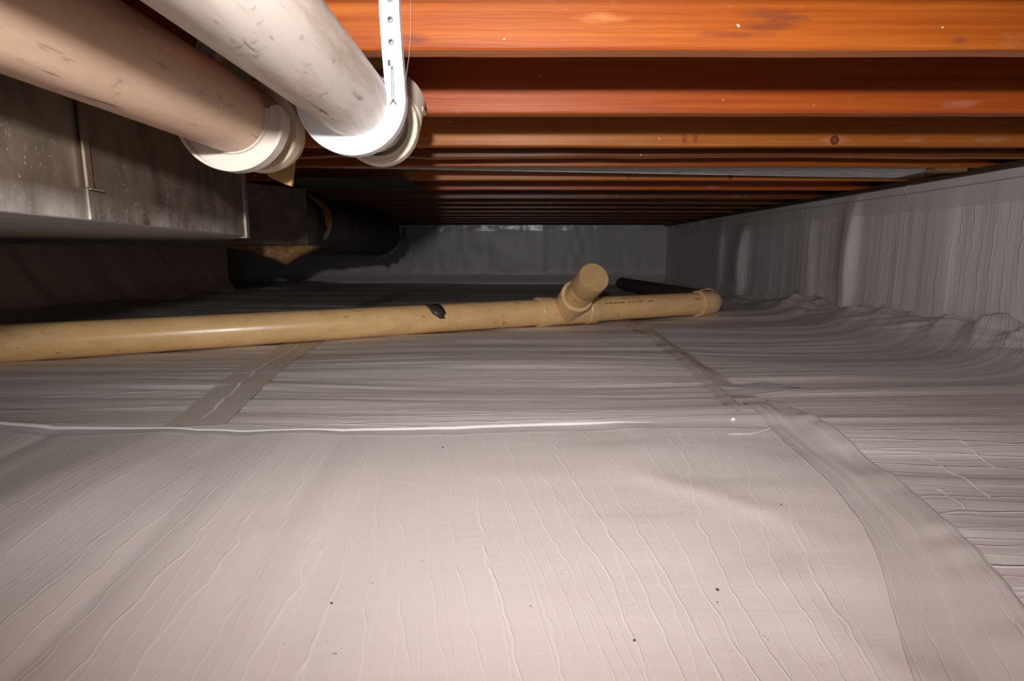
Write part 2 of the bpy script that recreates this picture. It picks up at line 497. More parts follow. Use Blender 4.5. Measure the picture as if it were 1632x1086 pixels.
# left sheet
S = np.linspace(0, 1, 130)
X = np.array([-3.65 + (lseam(t) + 3.65) * S for t in yb]); Y = np.repeat(yb[:, None], len(S), 1)
f0 = fseam(X); Y = f0 + (Y - 1.0) * (6.75 - f0) / 5.75
o = grid_obj('liner_sheet', X, Y, H(X, Y), M['mid'], (Y + 5 - 0.08 * X, X + 9), floor)
tag(o, label='left liner sheet under the duct')
# right sheet
yd = np.concatenate([np.linspace(-1.0, 0.35, 15)[:-1], ygeo(0.35, 6.75, 460)])
S = np.linspace(0, 1, 190)
X = np.array([rseam(t) + (1.84 - rseam(t)) * S for t in yd]); Y = np.repeat(yd[:, None], len(S), 1)
o = grid_obj('liner_sheet', X, Y, H(X, Y), M['right'], (dcurve(X, Y) + 0.03 * vnoise(X * 1.3, Y * 1.1, 22), X), floor)
tag(o, label='right liner sheet sweeping up to the wall')

def strip(name, pts, width, mat, lift=0.0025, prof=None, n=90, m=9, label=None, taper=False):
    """a band draped on the ground along pts (x, y); prof(t in -1..1) adds height"""
    P = np.array(pts, float)
    d = np.concatenate([[0], np.cumsum(np.hypot(*np.diff(P, axis=0).T))])
    s = np.linspace(0, d[-1], n)
    cx = np.interp(s, d, P[:, 0]); cy = np.interp(s, d, P[:, 1])
    k = np.ones(5) / 5
    cx[2:-2] = np.convolve(cx, k, 'valid'); cy[2:-2] = np.convolve(cy, k, 'valid')
    tx = np.gradient(cx); ty = np.gradient(cy); L = np.hypot(tx, ty); nx = -ty / L; ny = tx / L
    t = np.linspace(-1, 1, m)
    wd = np.interp(s / d[-1], np.linspace(0, 1, len(width)), width) if isinstance(width, (list, tuple)) else np.full(n, width)
    if taper: wd = wd * np.clip(np.minimum(s, d[-1] - s) / (0.06 * d[-1]), 0.05, 1)
    X = cx[:, None] + nx[:, None] * t[None] * wd[:, None] / 2
    Y = cy[:, None] + ny[:, None] * t[None] * wd[:, None] / 2
    Z = H(X, Y) + lift
    if prof is not None: Z = Z + prof(t)[None] * (np.clip(np.minimum(s, d[-1] - s) / (0.08 * d[-1]), 0, 1)[:, None] if taper else 1)
    o = grid_obj(name, X, Y, Z, mat, (t[None] * wd[:, None] / 2 + 0 * X, s[:, None] + 0 * X), floor)
    if label: tag(o, label=label)
    return o

# seam tapes and folds
strip('seam_tape', [(-0.625, 1.07), (-0.70, 1.534), (-0.765, 2.10), (-0.90, 3.4), (-0.95, 5.0), (-0.92, 6.2)], [0.115, 0.13, 0.14, 0.15, 0.15], M['tape'], label='brownish seam tape left of the middle sheet')
strip('seam_tape', [(0.565, 3.2), (0.565, 2.7), (0.556, 1.9), (0.538, 1.45), (0.54, 1.27)], [0.09, 0.085, 0.075, 0.06], M['tape'], label='brown seam tape ending at the corner patch')
strip('seam_tape', [(0.545, 1.22), (0.54, 1.05), (0.52, 0.80), (0.49, 0.66), (0.452, 0.56), (0.41, 0.47), (0.375, 0.40), (0.33, 0.30), (0.30, 0.1), (0.28, -0.6)], [0.07, 0.085, 0.10, 0.105, 0.11, 0.11], M['tape_long'], n=160, m=15, lift=0.003,
      prof=lambda t: 0.0016 * np.exp(-((t - 0.05) / 0.12) ** 2) + 0.0016 * np.exp(-((t + 0.45) / 0.1) ** 2) + 0.002 * np.exp(-((t - 0.9) / 0.15) ** 2), label='wide seam tape curving toward the lower right')
strip('seam_tape', [(0.50, 1.34), (0.60, 1.36), (0.69, 1.40)], 0.11, M['tape_wall'], n=30, lift=0.004, label='short corner patch of tape')
strip('seam_tape', [(-3.4, 1.085), (-1.0, 1.053), (-0.74, 1.027), (-0.49, 1.012), (-0.14, 1.034), (0.167, 1.062), (0.44, 1.068), (0.5, 1.072)], 0.032, M['tape_wall'], n=200, lift=0.002, label='narrow tape in front of the long fold')
strip('fold', [(-3.4, 1.10), (-1.0, 1.073), (-0.74, 1.047), (-0.49, 1.031), (-0.14, 1.054), (0.167, 1.083), (0.36, 1.082), (0.42, 1.078)], 0.015, M['fold'], n=260, m=11, lift=0.0, taper=True,
      prof=lambda t: 0.0055 * (1 - t ** 2), label='long raised white fold across the floor')
strip('fold', [(-0.628, 1.09), (-0.705, 1.534), (-0.755, 2.0)], 0.009, M['tape_wall'], n=80, m=9, lift=0.003, taper=True, prof=lambda t: 0.0030 * (1 - t ** 2), label='raised fold in the left seam')
strip('fold', [(0.535, 2.3), (0.533, 1.937), (0.505, 1.42), (0.49, 1.25), (0.468, 1.13)], 0.036, M['tape'], n=80, m=13, lift=0.002, taper=True, prof=lambda t: 0.005 * (t + 1) / 2 * (t < 0.8), label='raised fold in the right seam')
strip('fold', [(0.578, 1.25), (0.583, 1.04), (0.562, 0.80), (0.535, 0.70), (0.50, 0.585), (0.462, 0.48), (0.43, 0.41)], 0.034, M['tape_long'], n=90, m=13, lift=0.003, taper=True, prof=lambda t: 0.004 * (t + 1) / 2 * (t < 0.8), label='raised edge of the curving tape')
strip('fold', [(0.40, 1.015), (0.45, 1.02), (0.51, 1.06)], 0.003, M['tape_wall'], n=20, m=5, lift=0.002, taper=True, prof=lambda t: 0.002 * (1 - t ** 2))
strip('fold', [(0.507, 1.36), (0.56, 1.355), (0.64, 1.37), (0.70, 1.38)], 0.010, M['tape_long'], n=30, m=7, lift=0.003, taper=True, prof=lambda t: 0.002 * (1 - t ** 2))

for pts in ([(0.697, 0.902), (0.69, 0.82), (0.668, 0.742)], [(0.615, 0.776), (0.607, 0.72), (0.598, 0.70)], [(0.79, 0.96), (0.785, 0.90), (0.78, 0.87)]):
    strip('fold', pts, 0.005, M['right'], n=30, m=5, lift=0.001, taper=True, prof=lambda t: 0.0015 * (1 - t ** 2))

# ------------------------------------------------------------------ walls
def rwall_d(y, z):     # inward bulge of the right wall liner
    d = 0.0055 * vnoise(y * 5, z * 1.0, 31) + 0.0032 * vnoise(y * 15, z * 0.8, 32) + 0.0012 * vnoise(y * 42, z * 0.9, 33)
    d = d * (0.25 + 0.75 * sstep(5.2, 4.6, y))
    d = d * sstep(0.66, 0.50, z)
    def drape(yc, amp, wn, wf, z0, z1, lean):
        c = yc + lean * (z - 0.3)
        s_ = (y - c)
        sh = np.where(s_ < 0, np.exp(-(s_ / wn) ** 2), np.exp(-(s_ / wf) ** 2))
        return amp * sh * np.sin(np.pi * np.clip((z - z0) / (z1 - z0), 0, 1)) ** 0.6
    d = d + drape(4.42, 0.060, 0.06, 0.20, -0.05, 0.56, -0.05) + drape(3.02, 0.040, 0.035, 0.12, -0.02, 0.63, -0.03)
    d = d + drape(4.9, 0.025, 0.05, 0.25, 0.0, 0.66, 0.0) + drape(2.35, 0.018, 0.05, 0.15, -0.05, 0.62, 0.05) + drape(3.45, 0.016, 0.05, 0.2, -0.05, 0.60, 0.1)
    d = d + 0.02 * sstep(0.10, 0.0, z)
    return d
ys = np.concatenate([np.linspace(-1.0, 1.6, 60)[:-1], ygeo(1.6, 6.68, 620, 1.0)])
zs = np.linspace(-0.08, 0.636, 60)
Yg, Zg = np.meshgrid(ys, zs, indexing='ij')
Zt = Zg - 0.004 * (Zg > 0.6) * vnoise(Yg * 3, 0 * Yg, 40)
o = grid_obj('wall_right', 1.80 - rwall_d(Yg, Zg), Yg, Zt, M['wall'], (Yg + 0.03 * vnoise(Yg * 2, Zg * 3, 41), Zg), None)
wall_right = tag(o, kind='structure', label='right wall hung with wrinkled white liner')
# upper lapped band, smoother, with its lower edge standing proud
zb = np.linspace(0, 1, 14)
bot = 0.525 + 0.012 * vnoise(ys * 0.8, 0 * ys, 42) - 0.03 * sstep(3.2, 4.6, ys)
Yg2 = np.repeat(ys[:, None], 14, 1); Zg2 = bot[:, None] + (0.642 - bot[:, None]) * zb[None]
o = grid_obj('top_band', 1.80 - rwall_d(Yg2, Zg2) * 0.75 - 0.006, Yg2, Zg2, M['tape_wall'], (Yg2, Zg2), wall_right)
tag(o, label='smooth lapped top band of the right wall liner')
# crease shade of the lap, put in as a dark strip
pth = [(1.80 - float(rwall_d(y, 0.60)) * 0.75 - 0.008, y, 0.606 + 0.006 * float(vnoise(y * 1.6, 0, 43))) for y in np.linspace(1.4, 5.8, 90)]
MB().tube(pth, 0.0022, 6).build('lap_shade_line', plain_mat('lap_shade_dark', (0.34, 0.31, 0.30), 0.6), wall_right, True)

# back wall
xs = np.linspace(-3.65, 1.80, 260); zs = np.linspace(-0.08, 0.652, 50)
Xg, Zg = np.meshgrid(xs, zs, indexing='ij')
def bwall_d(x, z): return 0.008 * vnoise(x * 3, z * 4, 51) + 0.003 * vnoise(x * 14, z * 5, 52) + 0.05 * sstep(0.10, -0.02, z)
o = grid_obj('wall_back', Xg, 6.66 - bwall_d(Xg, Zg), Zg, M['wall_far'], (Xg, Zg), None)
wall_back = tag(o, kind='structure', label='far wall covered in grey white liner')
for (z0, z1, mt, lb, off) in ((0.585, 0.655, 'tape_gloss', 'glossy tape along the top of the far wall', 0.006), (0.075, 0.155, 'tape_wall', 'overlap band low on the far wall', 0.006)):
    zz = np.linspace(z0, z1, 10); Xg2, Zg2 = np.meshgrid(xs, zz, indexing='ij')
    Zg2 = Zg2 + 0.006 * vnoise(Xg2 * 1.2, 0 * Xg2, 55)
    o = grid_obj('top_band' if z0 > 0.3 else 'overlap_band', Xg2, 6.66 - bwall_d(Xg2, Zg2) - off - 0.003 * vnoise(Xg2 * 9, Zg2 * 20, 56), Zg2, M[mt], (Xg2, Zg2), wall_back)
    tag(o, label=lb)
# glossy end of the right wall's top band
yq = np.linspace(5.3, 6.62, 60); zz = np.linspace(0.60, 0.645, 8); Yg3, Zg3 = np.meshgrid(yq, zz, indexing='ij')
o = grid_obj('corner_tape', 1.80 - rwall_d(Yg3, Zg3) * 0.75 - 0.010 - 0.004 * vnoise(Yg3 * 12, Zg3 * 30, 57), Yg3, Zg3, M['tape_gloss'], (Yg3, Zg3), wall_right)
tag(o, label='glossy tape near the far corner')

# left wall (ends in a return), then the recess behind it
ys = np.linspace(-1.0, 4.95, 420); zs = np.linspace(-0.08, 0.65, 40)
Yg, Zg = np.meshgrid(ys, zs, indexing='ij')
def lwall_d(y, z):
    q = y + 0.8 * z
    return 0.010 * vnoise(q * 6, z * 1.0, 61) + 0.006 * vnoise(q * 15, z, 62) + 0.10 * sstep(0.16, -0.02, z) * (0.5 + 0.5 * vnoise(y * 1.7, 0 * y, 63))
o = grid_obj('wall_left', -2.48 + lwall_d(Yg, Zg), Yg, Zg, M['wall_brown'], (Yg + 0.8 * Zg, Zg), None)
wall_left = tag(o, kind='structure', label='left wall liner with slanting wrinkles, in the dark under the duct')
xs = np.linspace(-3.65, -2.475, 60); Xg, Zg = np.meshgrid(xs, zs, indexing='ij')
o = grid_obj('return_face', Xg, 4.955 + 0.006 * vnoise(Xg * 6, Zg * 2, 64), Zg, M['wall_brown'], (Xg, Zg), wall_left)
o = MB().box(-3.68, -3.64, 4.9, 6.7, -0.08, 0.66).build('recess_face', M['wall_brown'], wall_left)

# sill plate along the right wall and the far wall
wood_dark = wood_mat('sill_wood', (0.10, 0.045, 0.025), (0.035, 0.018, 0.012), rough=0.7, dust=0.15)
o = MB().box(1.752, 1.90, -1.0, 6.62, 0.6375, 0.655).build('trim_1', wood_dark); tag(o, kind='structure', label='dark wooden sill plate above the right wall liner')
o = MB().box(-3.65, 1.75, 6.60, 6.72, 0.652, 0.70).build('trim_2', wood_dark); tag(o, kind='structure', label='dark wooden sill plate above the far wall')

o = MB().box(1.862, 1.90, -1.1, 6.72, 0.655, 0.912).build('trim_3', wood_dark); tag(o, kind='structure', label='rim board over the right wall')
o = MB().box(-3.65, 1.86, 6.60, 6.64, 0.70, 0.912).build('trim_4', wood_dark); tag(o, kind='structure', label='rim board over the far wall')

# ------------------------------------------------------------------ ceiling: subfloor boards and joists
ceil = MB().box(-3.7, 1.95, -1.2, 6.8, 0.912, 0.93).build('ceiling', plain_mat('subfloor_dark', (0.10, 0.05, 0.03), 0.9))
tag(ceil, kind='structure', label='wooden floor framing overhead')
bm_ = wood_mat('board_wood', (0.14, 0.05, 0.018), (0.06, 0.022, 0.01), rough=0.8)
bmesh0 = None
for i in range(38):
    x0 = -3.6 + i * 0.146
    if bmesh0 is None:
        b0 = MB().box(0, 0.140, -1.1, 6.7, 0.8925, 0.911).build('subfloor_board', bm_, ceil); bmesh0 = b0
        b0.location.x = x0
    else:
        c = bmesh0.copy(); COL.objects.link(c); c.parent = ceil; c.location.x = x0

OR = (0.49, 0.130, 0.014); ORD = (0.29, 0.052, 0.005)
wm = [
    wood_mat('joist_orange', OR, ORD, knots=[(0.44, 0.700, 0.040, 0.007, 1.3, (0.12, 0.03, 0.018), 0.7), (0.40, 0.688, 0.055, 0.006, 1.4, (0.14, 0.03, 0.018), 0.6), (0.36, 0.676, 0.060, 0.005, 1.4, (0.15, 0.03, 0.018), 0.55), (0.41, 0.706, 0.060, 0.009, 1.4, (0.16, 0.04, 0.02), 0.6), (-0.16, 0.671, 0.035, 0.010, 1.3, (0.13, 0.025, 0.012), 0.7), (0.70, 0.668, 0.016, 0.008, 0.9, (0.16, 0.04, 0.02), 0.6), (0.15, 0.70, 0.05, 0.01, 0.9, (0.60, 0.24, 0.07), 0.5)]),
    wood_mat('joist_red', (0.55, 0.120, 0.018), (0.36, 0.062, 0.009), knots=[(1.02, 0.672, 0.05, 0.012, 0.95, (0.62, 0.34, 0.22), 0.3), (0.30, 0.664, 0.09, 0.005, 0.9, (0.26, 0.06, 0.03), 0.7)]),
    wood_mat('joist_amber', (0.58, 0.20, 0.035), (0.38, 0.105, 0.016), knots=[(0.963, 0.672, 0.045, 0.014, 0.8, (0.62, 0.24, 0.12), 0.6), (0.515, 0.672, 0.012, 0.020, 0.7, (0.22, 0.05, 0.02), 0.8), (0.548, 0.674, 0.009, 0.018, 0.7, (0.22, 0.05, 0.02), 0.7), (0.963, 0.672, 0.014, 0.016, 0.3, (0.09, 0.02, 0.012), 0.95), (0.963, 0.672, 0.008, 0.010, 0.4, (0.26, 0.08, 0.04), 0.7), (1.20, 0.672, 0.05, 0.012, 0.95, (0.6, 0.36, 0.22), 0.3), (1.42, 0.672, 0.07, 0.012, 0.95, (0.6, 0.36, 0.22), 0.3)]),
    wood_mat('joist_brown', (0.24, 0.072, 0.018), (0.13, 0.032, 0.007)),
]
edge = wood_mat('joist_underside', (0.62, 0.22, 0.075), (0.44, 0.13, 0.04), rough=0.8)
edge2 = wood_mat('joist_underside_pale', (0.66, 0.34, 0.16), (0.46, 0.21, 0.09), rough=0.8)
M['edge2'] = edge2

def joist(y, mat, em, x0=-3.6, x1=1.862, zb=0.655, th=0.038, jit=0.0008, seed=0, notch=None):
    n = 90
    xs = np.linspace(x0, x1, n)
    ch = 0.003
    v = []; f = []
    prof = [(0, 0.8925), (0, zb + ch), (ch, zb), (th - ch, zb), (th, zb + ch), (th, 0.8925)]
    jz = jit * vnoise(xs * 7, xs * 0 + y * 3, seed) + jit * 1.5 * vnoise(xs * 2, xs * 0, seed + 1)
    jy = jit * vnoise(xs * 5, xs * 0 + y, seed + 2)
    if notch is not None: jz = jz + notch(xs)
    for i in range(n):
        for k, (a, z) in enumerate(prof):
            low = z < 0.8
            v.append((xs[i], y + a + (jy[i] if low else 0), z + (jz[i] if low else 0)))
    mb = MB(); mb.v = v
    for i in range(n - 1):
        for k in range(6):
            a = i * 6 + k; b = i * 6 + (k + 1) % 6
            mb.f.append((a, b, b + 6, a + 6)); mb.m.append(1 if k in (2,) else 0)
    mb.f.append(tuple(range(6))); mb.m.append(0)
    mb.f.append(tuple((n - 1) * 6 + k for k in range(6))); mb.m.append(0)
    o = mb.build('joist', [mat, em], ceil)
    return o
Y0 = 0.9456; SP = 0.4064
labels = {1: 'nearest orange joist, brightly lit', 2: 'reddish joist behind the nearest one', 3: 'amber joist with two round knots'}
order = {1: 0, 2: 1, 3: 2, 4: 0, 5: 2, 6: 1}
for k in range(-4, 15):
    m_ = wm[order.get(k, 3)]
    e_ = edge2 if k in (4, 5) else edge
    dz = {7: -0.004, 5: -0.0005, 6: 0.0015}.get(k, 0.0015 * math.sin(k * 3.1))
    if k in (1, 2, 3): dz = 0
    o = joist(Y0 + (k - 1) * SP, m_, e_, seed=70 + k, zb=0.655 + dz, jit=0.0007)
    if k in labels: o['label'] = labels[k]
nz = lambda x: -0.0045 * sstep(-0.35, -0.30, x) * sstep(0.2, -0.1, x) + 0.004 * vnoise(x * 4, x * 0, 99) * sstep(0.4, -0.2, x)
o = joist(1.962, wm[3], edge2, seed=140, jit=0.0022, notch=nz)
o['label'] = 'rough split extra joist with a ragged lower edge'

# ------------------------------------------------------------------ yellow drain pipe on the liner
YP = pipe_mat('drain_tan', (0.90, 0.58, 0.27), (0.56, 0.32, 0.13), 0.27, axis='X', amt=0.35, scratch=0.75, mark=0.45)
YF = pipe_mat('fitting_tan', (0.88, 0.58, 0.29), (0.56, 0.34, 0.15), 0.33, axis='X', amt=0.4, scratch=0.4, mark=0.35)
A = Vector((-1.53, 1.665, 0.070)); W = Vector((0.15, 2.487, 0.0795)); E = Vector((0.985, 2.925, 0.079))
D1 = (W - A).normalized(); D2 = (E - W).normalized()
A2 = A - D1 * 0.75
drain = empty('drain_pipe', (W.x, W.y, 0.02))
tag(drain, 'tan plastic drain pipe with capped upright branch lying across the white liner', 'pipe')
r = 0.0572
MB().lathe(A2, D1, [(0, 0.0), (0, r), ((W - A2).length, r), ((W - A2).length, 0)]).build('pipe_run', YP, drain, True)
# fitting (tee) along the run
F0 = W - D1 * 0.045
Fd = (E - F0).normalized()
MB().lathe(F0, Fd, [(0, r), (0, 0.0655), (0.003, 0.0672), (0.060, 0.0660), (0.064, 0.0625), (0.25, 0.0625), (0.254, 0.0655), (0.305, 0.0668), (0.309, 0.065), (0.309, r)]).build('tee_fitting', YF, drain, True, sharp=30)
MB().lathe(W + D2 * 0.1, D2, [(0, r), ((E - W).length - 0.1, r)]).build('pipe_run', YP, drain, True)
# branch
B0 = Vector((0.235, 2.535, 0.082)); B1 = Vector((0.322, 2.225, 0.243)); BD = (B1 - B0).normalized(); BL = (B1 - B0).length
MB().lathe(B0, BD, [(0, 0.064), (0.10, 0.064), (0.105, 0.0675), (0.165, 0.0675), (0.170, 0.066), (0.170, r)]).build('branch_socket', YF, drain, True, sharp=30)
MB().lathe(B0 + BD * 0.16, BD, [(0, r), (0.15, r)]).build('branch_pipe', YP, drain, True)
capm = pipe_mat('cap_tan', (0.60, 0.38, 0.17), (0.40, 0.23, 0.11), 0.5, axis='X', amt=0.7, scratch=0.4, mark=0.7)
MB().lathe(B0 + BD * (BL - 0.095), BD, [(0, r), (0, 0.0608), (0.090, 0.0622), (0.095, 0.0600), (0.0945, 0.056), (0.0935, 0.03), (0.0935, 0.0001)]).build('end_cap', capm, drain, True, sharp=25)
MB().lathe(B0 + BD * 0.1645, BD, [(0, 0.066), (0, 0.0705), (0.004, 0.0708), (0.006, 0.066)]).build('socket_rim', YF, drain, True)
# elbow
P0 = E - D2 * 0.03
path = [P0, P0 + D2 * 0.05]
c0 = P0 + D2 * 0.05
for i in range(1, 9):
    t = i / 8; d = (D2 * (1 - t) + Vector((0.03, 1, 0)) * t).normalized()
    path.append(path[-1] + d * 0.014)
path.append(path[-1] + Vector((0.01, 0.06, 0)))
MB().tube([tuple(p) for p in path], 0.0632, 40).build('elbow', YF, drain, True, sharp=50)
MB().lathe(P0 - D2 * 0.004, D2, [(0, r), (0, 0.0665), (0.006, 0.0668), (0.009, 0.063)]).build('elbow_rim', YF, drain, True)
q = path[-1]
MB().lathe(q - Vector((0, 0.02, 0)), (0.02, 1, 0), [(0, 0.063), (0.002, 0.067), (0.008, 0.0668), (0.009, r)]).build('elbow_rim', YF, drain, True)
MB().box(-0.0022, 0.0022, -0.002, 0.002, 0, 0.006).build('rim_nib', YF, drain, loc=(0, 0, 0)).location = Vector((0.972, 2.916, 0.1445)) - drain.location
MB().box(-0.0022, 0.0022, -0.002, 0.002, 0, 0.006).build('rim_nib', YF, drain, loc=(0, 0, 0)).location = Vector((q.x, q.y - 0.02, 0.1445)) - drain.location
# dark pipe running back to the far wall
DP = pipe_mat('back_pipe_dark', (0.11, 0.085, 0.065), (0.04, 0.03, 0.025), 0.6, axis='Y', amt=0.6, speck=(0.3, 0.25, 0.2))
bp = [tuple(q - Vector((0, 0.01, 0))), (1.045, 3.6, 0.073), (1.06, 4.5, 0.058), (1.078, 5.5, 0.040), (1.08, 5.56, 0.039), (1.08, 5.60, 0.039), (1.08, 5.615, 0.039)]
MB().tube(bp, [r, r, r, r, 0.061, 0.052, 0.02], 32).build('back_pipe', DP, drain, True)
drain.children[-1]['label'] = 'dark length of pipe running back toward the far wall'
# dark patch wrapped over the run at a slant
def on_pipe(P, D, s, ang, rad):
    a = D.cross(Vector((0, 0, 1))).normalized(); b = a.cross(D).normalized()
    return P + D * s + (a * math.sin(ang) + b * math.cos(ang)) * rad
sA = 1.335   # metres along D1 from A to the patch
v = []; f = []
nn = 10
for i in range(nn + 1):
    ang = R(-20 + 106 * i / nn)      # from behind the crown, down the near side
    c = 0.0 + 0.030 * (i / nn) ** 1.0
    wdt = 0.026 + 0.004 * math.sin(math.pi * i / nn) - (0.022 * max(0, (i - 8) / 2) if i > 8 else 0)
    for k in (-1, 1):
        s_ = sA + c + k * wdt
        v.append(on_pipe(A, D1, s_ + (0.012 if (k > 0 and i == nn) else 0), ang, r + 0.0008))
    if i: b_ = 2 * (i - 1); f.append((b_, b_ + 1, b_ + 3, b_ + 2))
mb = MB(); mb.add(v, f)
o = mb.build('patch', plain_mat('patch_dark', (0.055, 0.048, 0.045), 0.45, spec=0.5), drain, True)
so = o.modifiers.new('s', 'SOLIDIFY'); so.thickness = 0.0008; so.offset = 1
o['label'] = 'dark tape patch on the pipe'
# faint black print on the pipe, too small in the picture to read
ink = plain_mat('print_ink', (0.06, 0.045, 0.035), 0.6, bmp=0)
mb = MB()
def print_row(P, D, s0, ang, word):
    s_ = s0
    for ch in word:
        w_ = 0.006 if ch != ' ' else 0
        if w_:
            h_ = {'-': 0.03, '|': 0.11, 'x': 0.09}[ch]
            a1, a2 = ang - h_ / 2, ang + h_ / 2
            vs = [on_pipe(P, D, s_ + dx, an, r + 0.0004) for dx, an in ((0, a1), (w_, a1), (w_, a2), (0, a2))]
            mb.add(vs, [(0, 1, 2, 3)])
        s_ += 0.0082
print_row(W, D2, 0.285, 1.02, 'x|-xx-x|x-xx|x  x- xx  x-|x    x-xx')
print_row(W, D2, 0.835, 1.02, 'x-|xx x')
o = mb.build('printing', ink, drain)
o['kind'] = 'stuff'

# ------------------------------------------------------------------ white pipes overhead
WP = pipe_mat('pipe_white', (0.73, 0.655, 0.58), (0.40, 0.29, 0.21), 0.42, axis='Y', amt=0.8, scratch=1.0, mark=0.6)
WP2 = pipe_mat('pipe_white_tan', (0.62, 0.42, 0.30), (0.46, 0.30, 0.20), 0.45, axis='Y', amt=0.65, scratch=1.0, mark=0.6)
HB = pipe_mat('hub_ivory', (0.84, 0.74, 0.58), (0.66, 0.52, 0.36), 0.55, axis='Y', amt=0.3, scratch=0.2)
HB2 = pipe_mat('hub_cream', (0.66, 0.54, 0.40), (0.50, 0.37, 0.25), 0.6, axis='Y', amt=0.4, scratch=0.3)
def white_line(x, z, mat, hubm, label, back):
    t = empty('waste_pipe', (x, 0.93, z - 0.057))
    tag(t, label, 'pipe', None)
    MB().lathe((x, -0.75, z), (0, 1, 0), [(0, 0.05), (0, r), (1.82, r)], 64).build('pipe_run', mat, t, True)
    y0 = back
    MB().lathe((x, y0, z), (0, 1, 0), [(0, r), (0.0, 0.0635), (0.0015, 0.0645), (0.0, 0.0655), (0.0, 0.0725), (0.003, 0.0742), (0.030, 0.0735), (0.034, 0.0690), (0.040, 0.0625)], 64).build('coupling', hubm, t, True, sharp=30)
    return t
wr_ = white_line(-0.251, 0.577, WP, HB, 'white waste pipe held by the bright strap hanger on the nearest joist', 1.105)
wl_ = white_line(-0.440, 0.5526, WP2, HB2, 'beige stained waste pipe overhead, left of the white pipe and beside the metal duct', 1.008)
# elbow of the right pipe turning up between the joists
path = [(-0.251, 1.13, 0.577), (-0.251, 1.155, 0.58), (-0.250, 1.185, 0.592), (-0.248, 1.21, 0.612)]
MB().tube(path, 0.0625, 40).build('elbow', HB, wr_, True)
d_ = Vector((0.03, 0.66, 0.66)).normalized(); p_ = Vector((-0.256, 1.195, 0.600))
MB().lathe(p_, d_, [(0, 0.05), (0, 0.066), (0.004, 0.0695), (0.006, 0.0672), (0.012, 0.0672), (0.014, 0.0705), (0.075, 0.0705), (0.075, 0.05)], 64).build('upper_hub', HB, wr_, True, sharp=30)
MB().tube([tuple(p_ + d_ * 0.05), tuple(p_ + d_ * 0.074)], 0.055, 32).build('inner_pipe', HB, wr_, True)
MB().box(-0.0025, 0.0025, -0.02, 0.02, -0.004, 0.004).build('hub_tab', HB, wr_, loc=(0, 0, 0)).location = Vector((-0.1853, 1.240, 0.632)) - wr_.location
# left pipe continues into a second hub
MB().lathe((-0.44, 1.046, 0.5526), (0, 1, 0), [(0, 0.058), (0.010, 0.058), (0.010, 0.0615), (0.035, 0.0615), (0.035, 0.03)], 64).build('coupling', HB2, wl_, True, sharp=30)

# pipe hangers -------------------------------------------------------
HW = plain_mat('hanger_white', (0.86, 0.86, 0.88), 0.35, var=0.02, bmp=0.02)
HW2 = plain_mat('hanger_white_shaded', (0.60, 0.52, 0.45), 0.35, var=0.03, bmp=0.02)  # same white plastic, with its shade put into the colour
steel = plain_mat('screw_steel', (0.36, 0.42, 0.46), 0.35, metal=0.8, bmp=0)
dark = plain_mat('slot_dark', (0.10, 0.07, 0.07), 0.8, bmp=0)
grey = plain_mat('mark_grey', (0.07, 0.07, 0.08), 0.5, bmp=0)
def hanger(cx, cz, y, strap_right, mat, label):
    t = empty('pipe_hanger', (cx, y, cz - 0.085))
    tag(t, label, 'pipe hanger')
    rc = 0.0705; sg = 1 if strap_right else -1
    pts = []
    if strap_right:
        pts += [(cx + 0.0645, 0.885), (cx + 0.0645, 0.70), (cx + 0.0668, 0.64), (cx + 0.0690, 0.605)]
        angs = np.linspace(8, -182, 44)
        pts += [(cx + rc * math.cos(R(a)), cz + rc * math.sin(R(a))) for a in angs]
        pts += [(cx - rc, cz + 0.012), (cx - rc * 0.99, cz + 0.022)]
    else:
        pts += [(cx - 0.018, 0.885), (cx - 0.022, 0.66), (cx - 0.030, 0.640), (cx - 0.055, 0.605), (cx - 0.068, 0.58)]
        angs = np.linspace(172, 372, 46)
        pts += [(cx + rc * math.cos(R(a)), cz + rc * math.sin(R(a))) for a in angs]
    path = [(px, y, pz) for px, pz in pts]
    n = len(path)
    def wd(i):
        a = 0.0135
        if i >= n - 3: a *= (0.97, 0.80, 0.45)[i - (n - 3)]
        return a
    MB().sweep(path, lambda i: [(-wd(i), -0.007), (wd(i), -0.007), (wd(i), 0.010), (-wd(i), 0.010)], fixed=(0, 1, 0)).build('strap_hook', mat, t, True, sharp=30)
    # rims on both edges stand proud of the web, towards the room
    for s_ in (-1, 1):
        rd, rt = (-0.0105, 0.0016) if strap_right else (-0.0150, 0.0024)
        MB().sweep(path[:-1], lambda i: [(s_ * wd(i) - rt, rd), (s_ * wd(i) + rt, rd), (s_ * wd(i) + rt, 0.010), (s_ * wd(i) - rt, 0.010)], fixed=(0, 1, 0)).build('rim', mat, t, True, sharp=30)
    return t
hr = hanger(-0.251, 0.577, 0.9345, True, HW, 'bright white plastic strap hanger holding the white pipe, screwed to the nearest joist')
hl = hanger(-0.440, 0.5526, 0.9345, False, HW2, 'white plastic hook hanger, shaded by its colour, round the beige left pipe, with an upturned tip')
for (sx, sz) in ((-0.186, 0.691), (-0.1855, 0.659), (-0.1855, 0.7205)):
    s_ = MB().lathe((sx, 0.928, sz), (0, -1, 0), [(0, 0.0052), (0.002, 0.0050), (0.004, 0.0036), (0.0045, 0.0001)], 18).build('screw', steel, hr, True)
    c_ = MB().box(sx - 0.003, sx + 0.003, 0.9228, 0.9240, sz - 0.0006, sz + 0.0006).box(sx - 0.0006, sx + 0.0006, 0.9228, 0.9240, sz - 0.003, sz + 0.003).build('screw_slot', dark, None)
    c_.parent = s_
MB().box(-0.1915, -0.1877, 0.9262, 0.9280, 0.6245, 0.6335).build('slot', dark, hr)
mb = MB()
yk = 0.9268
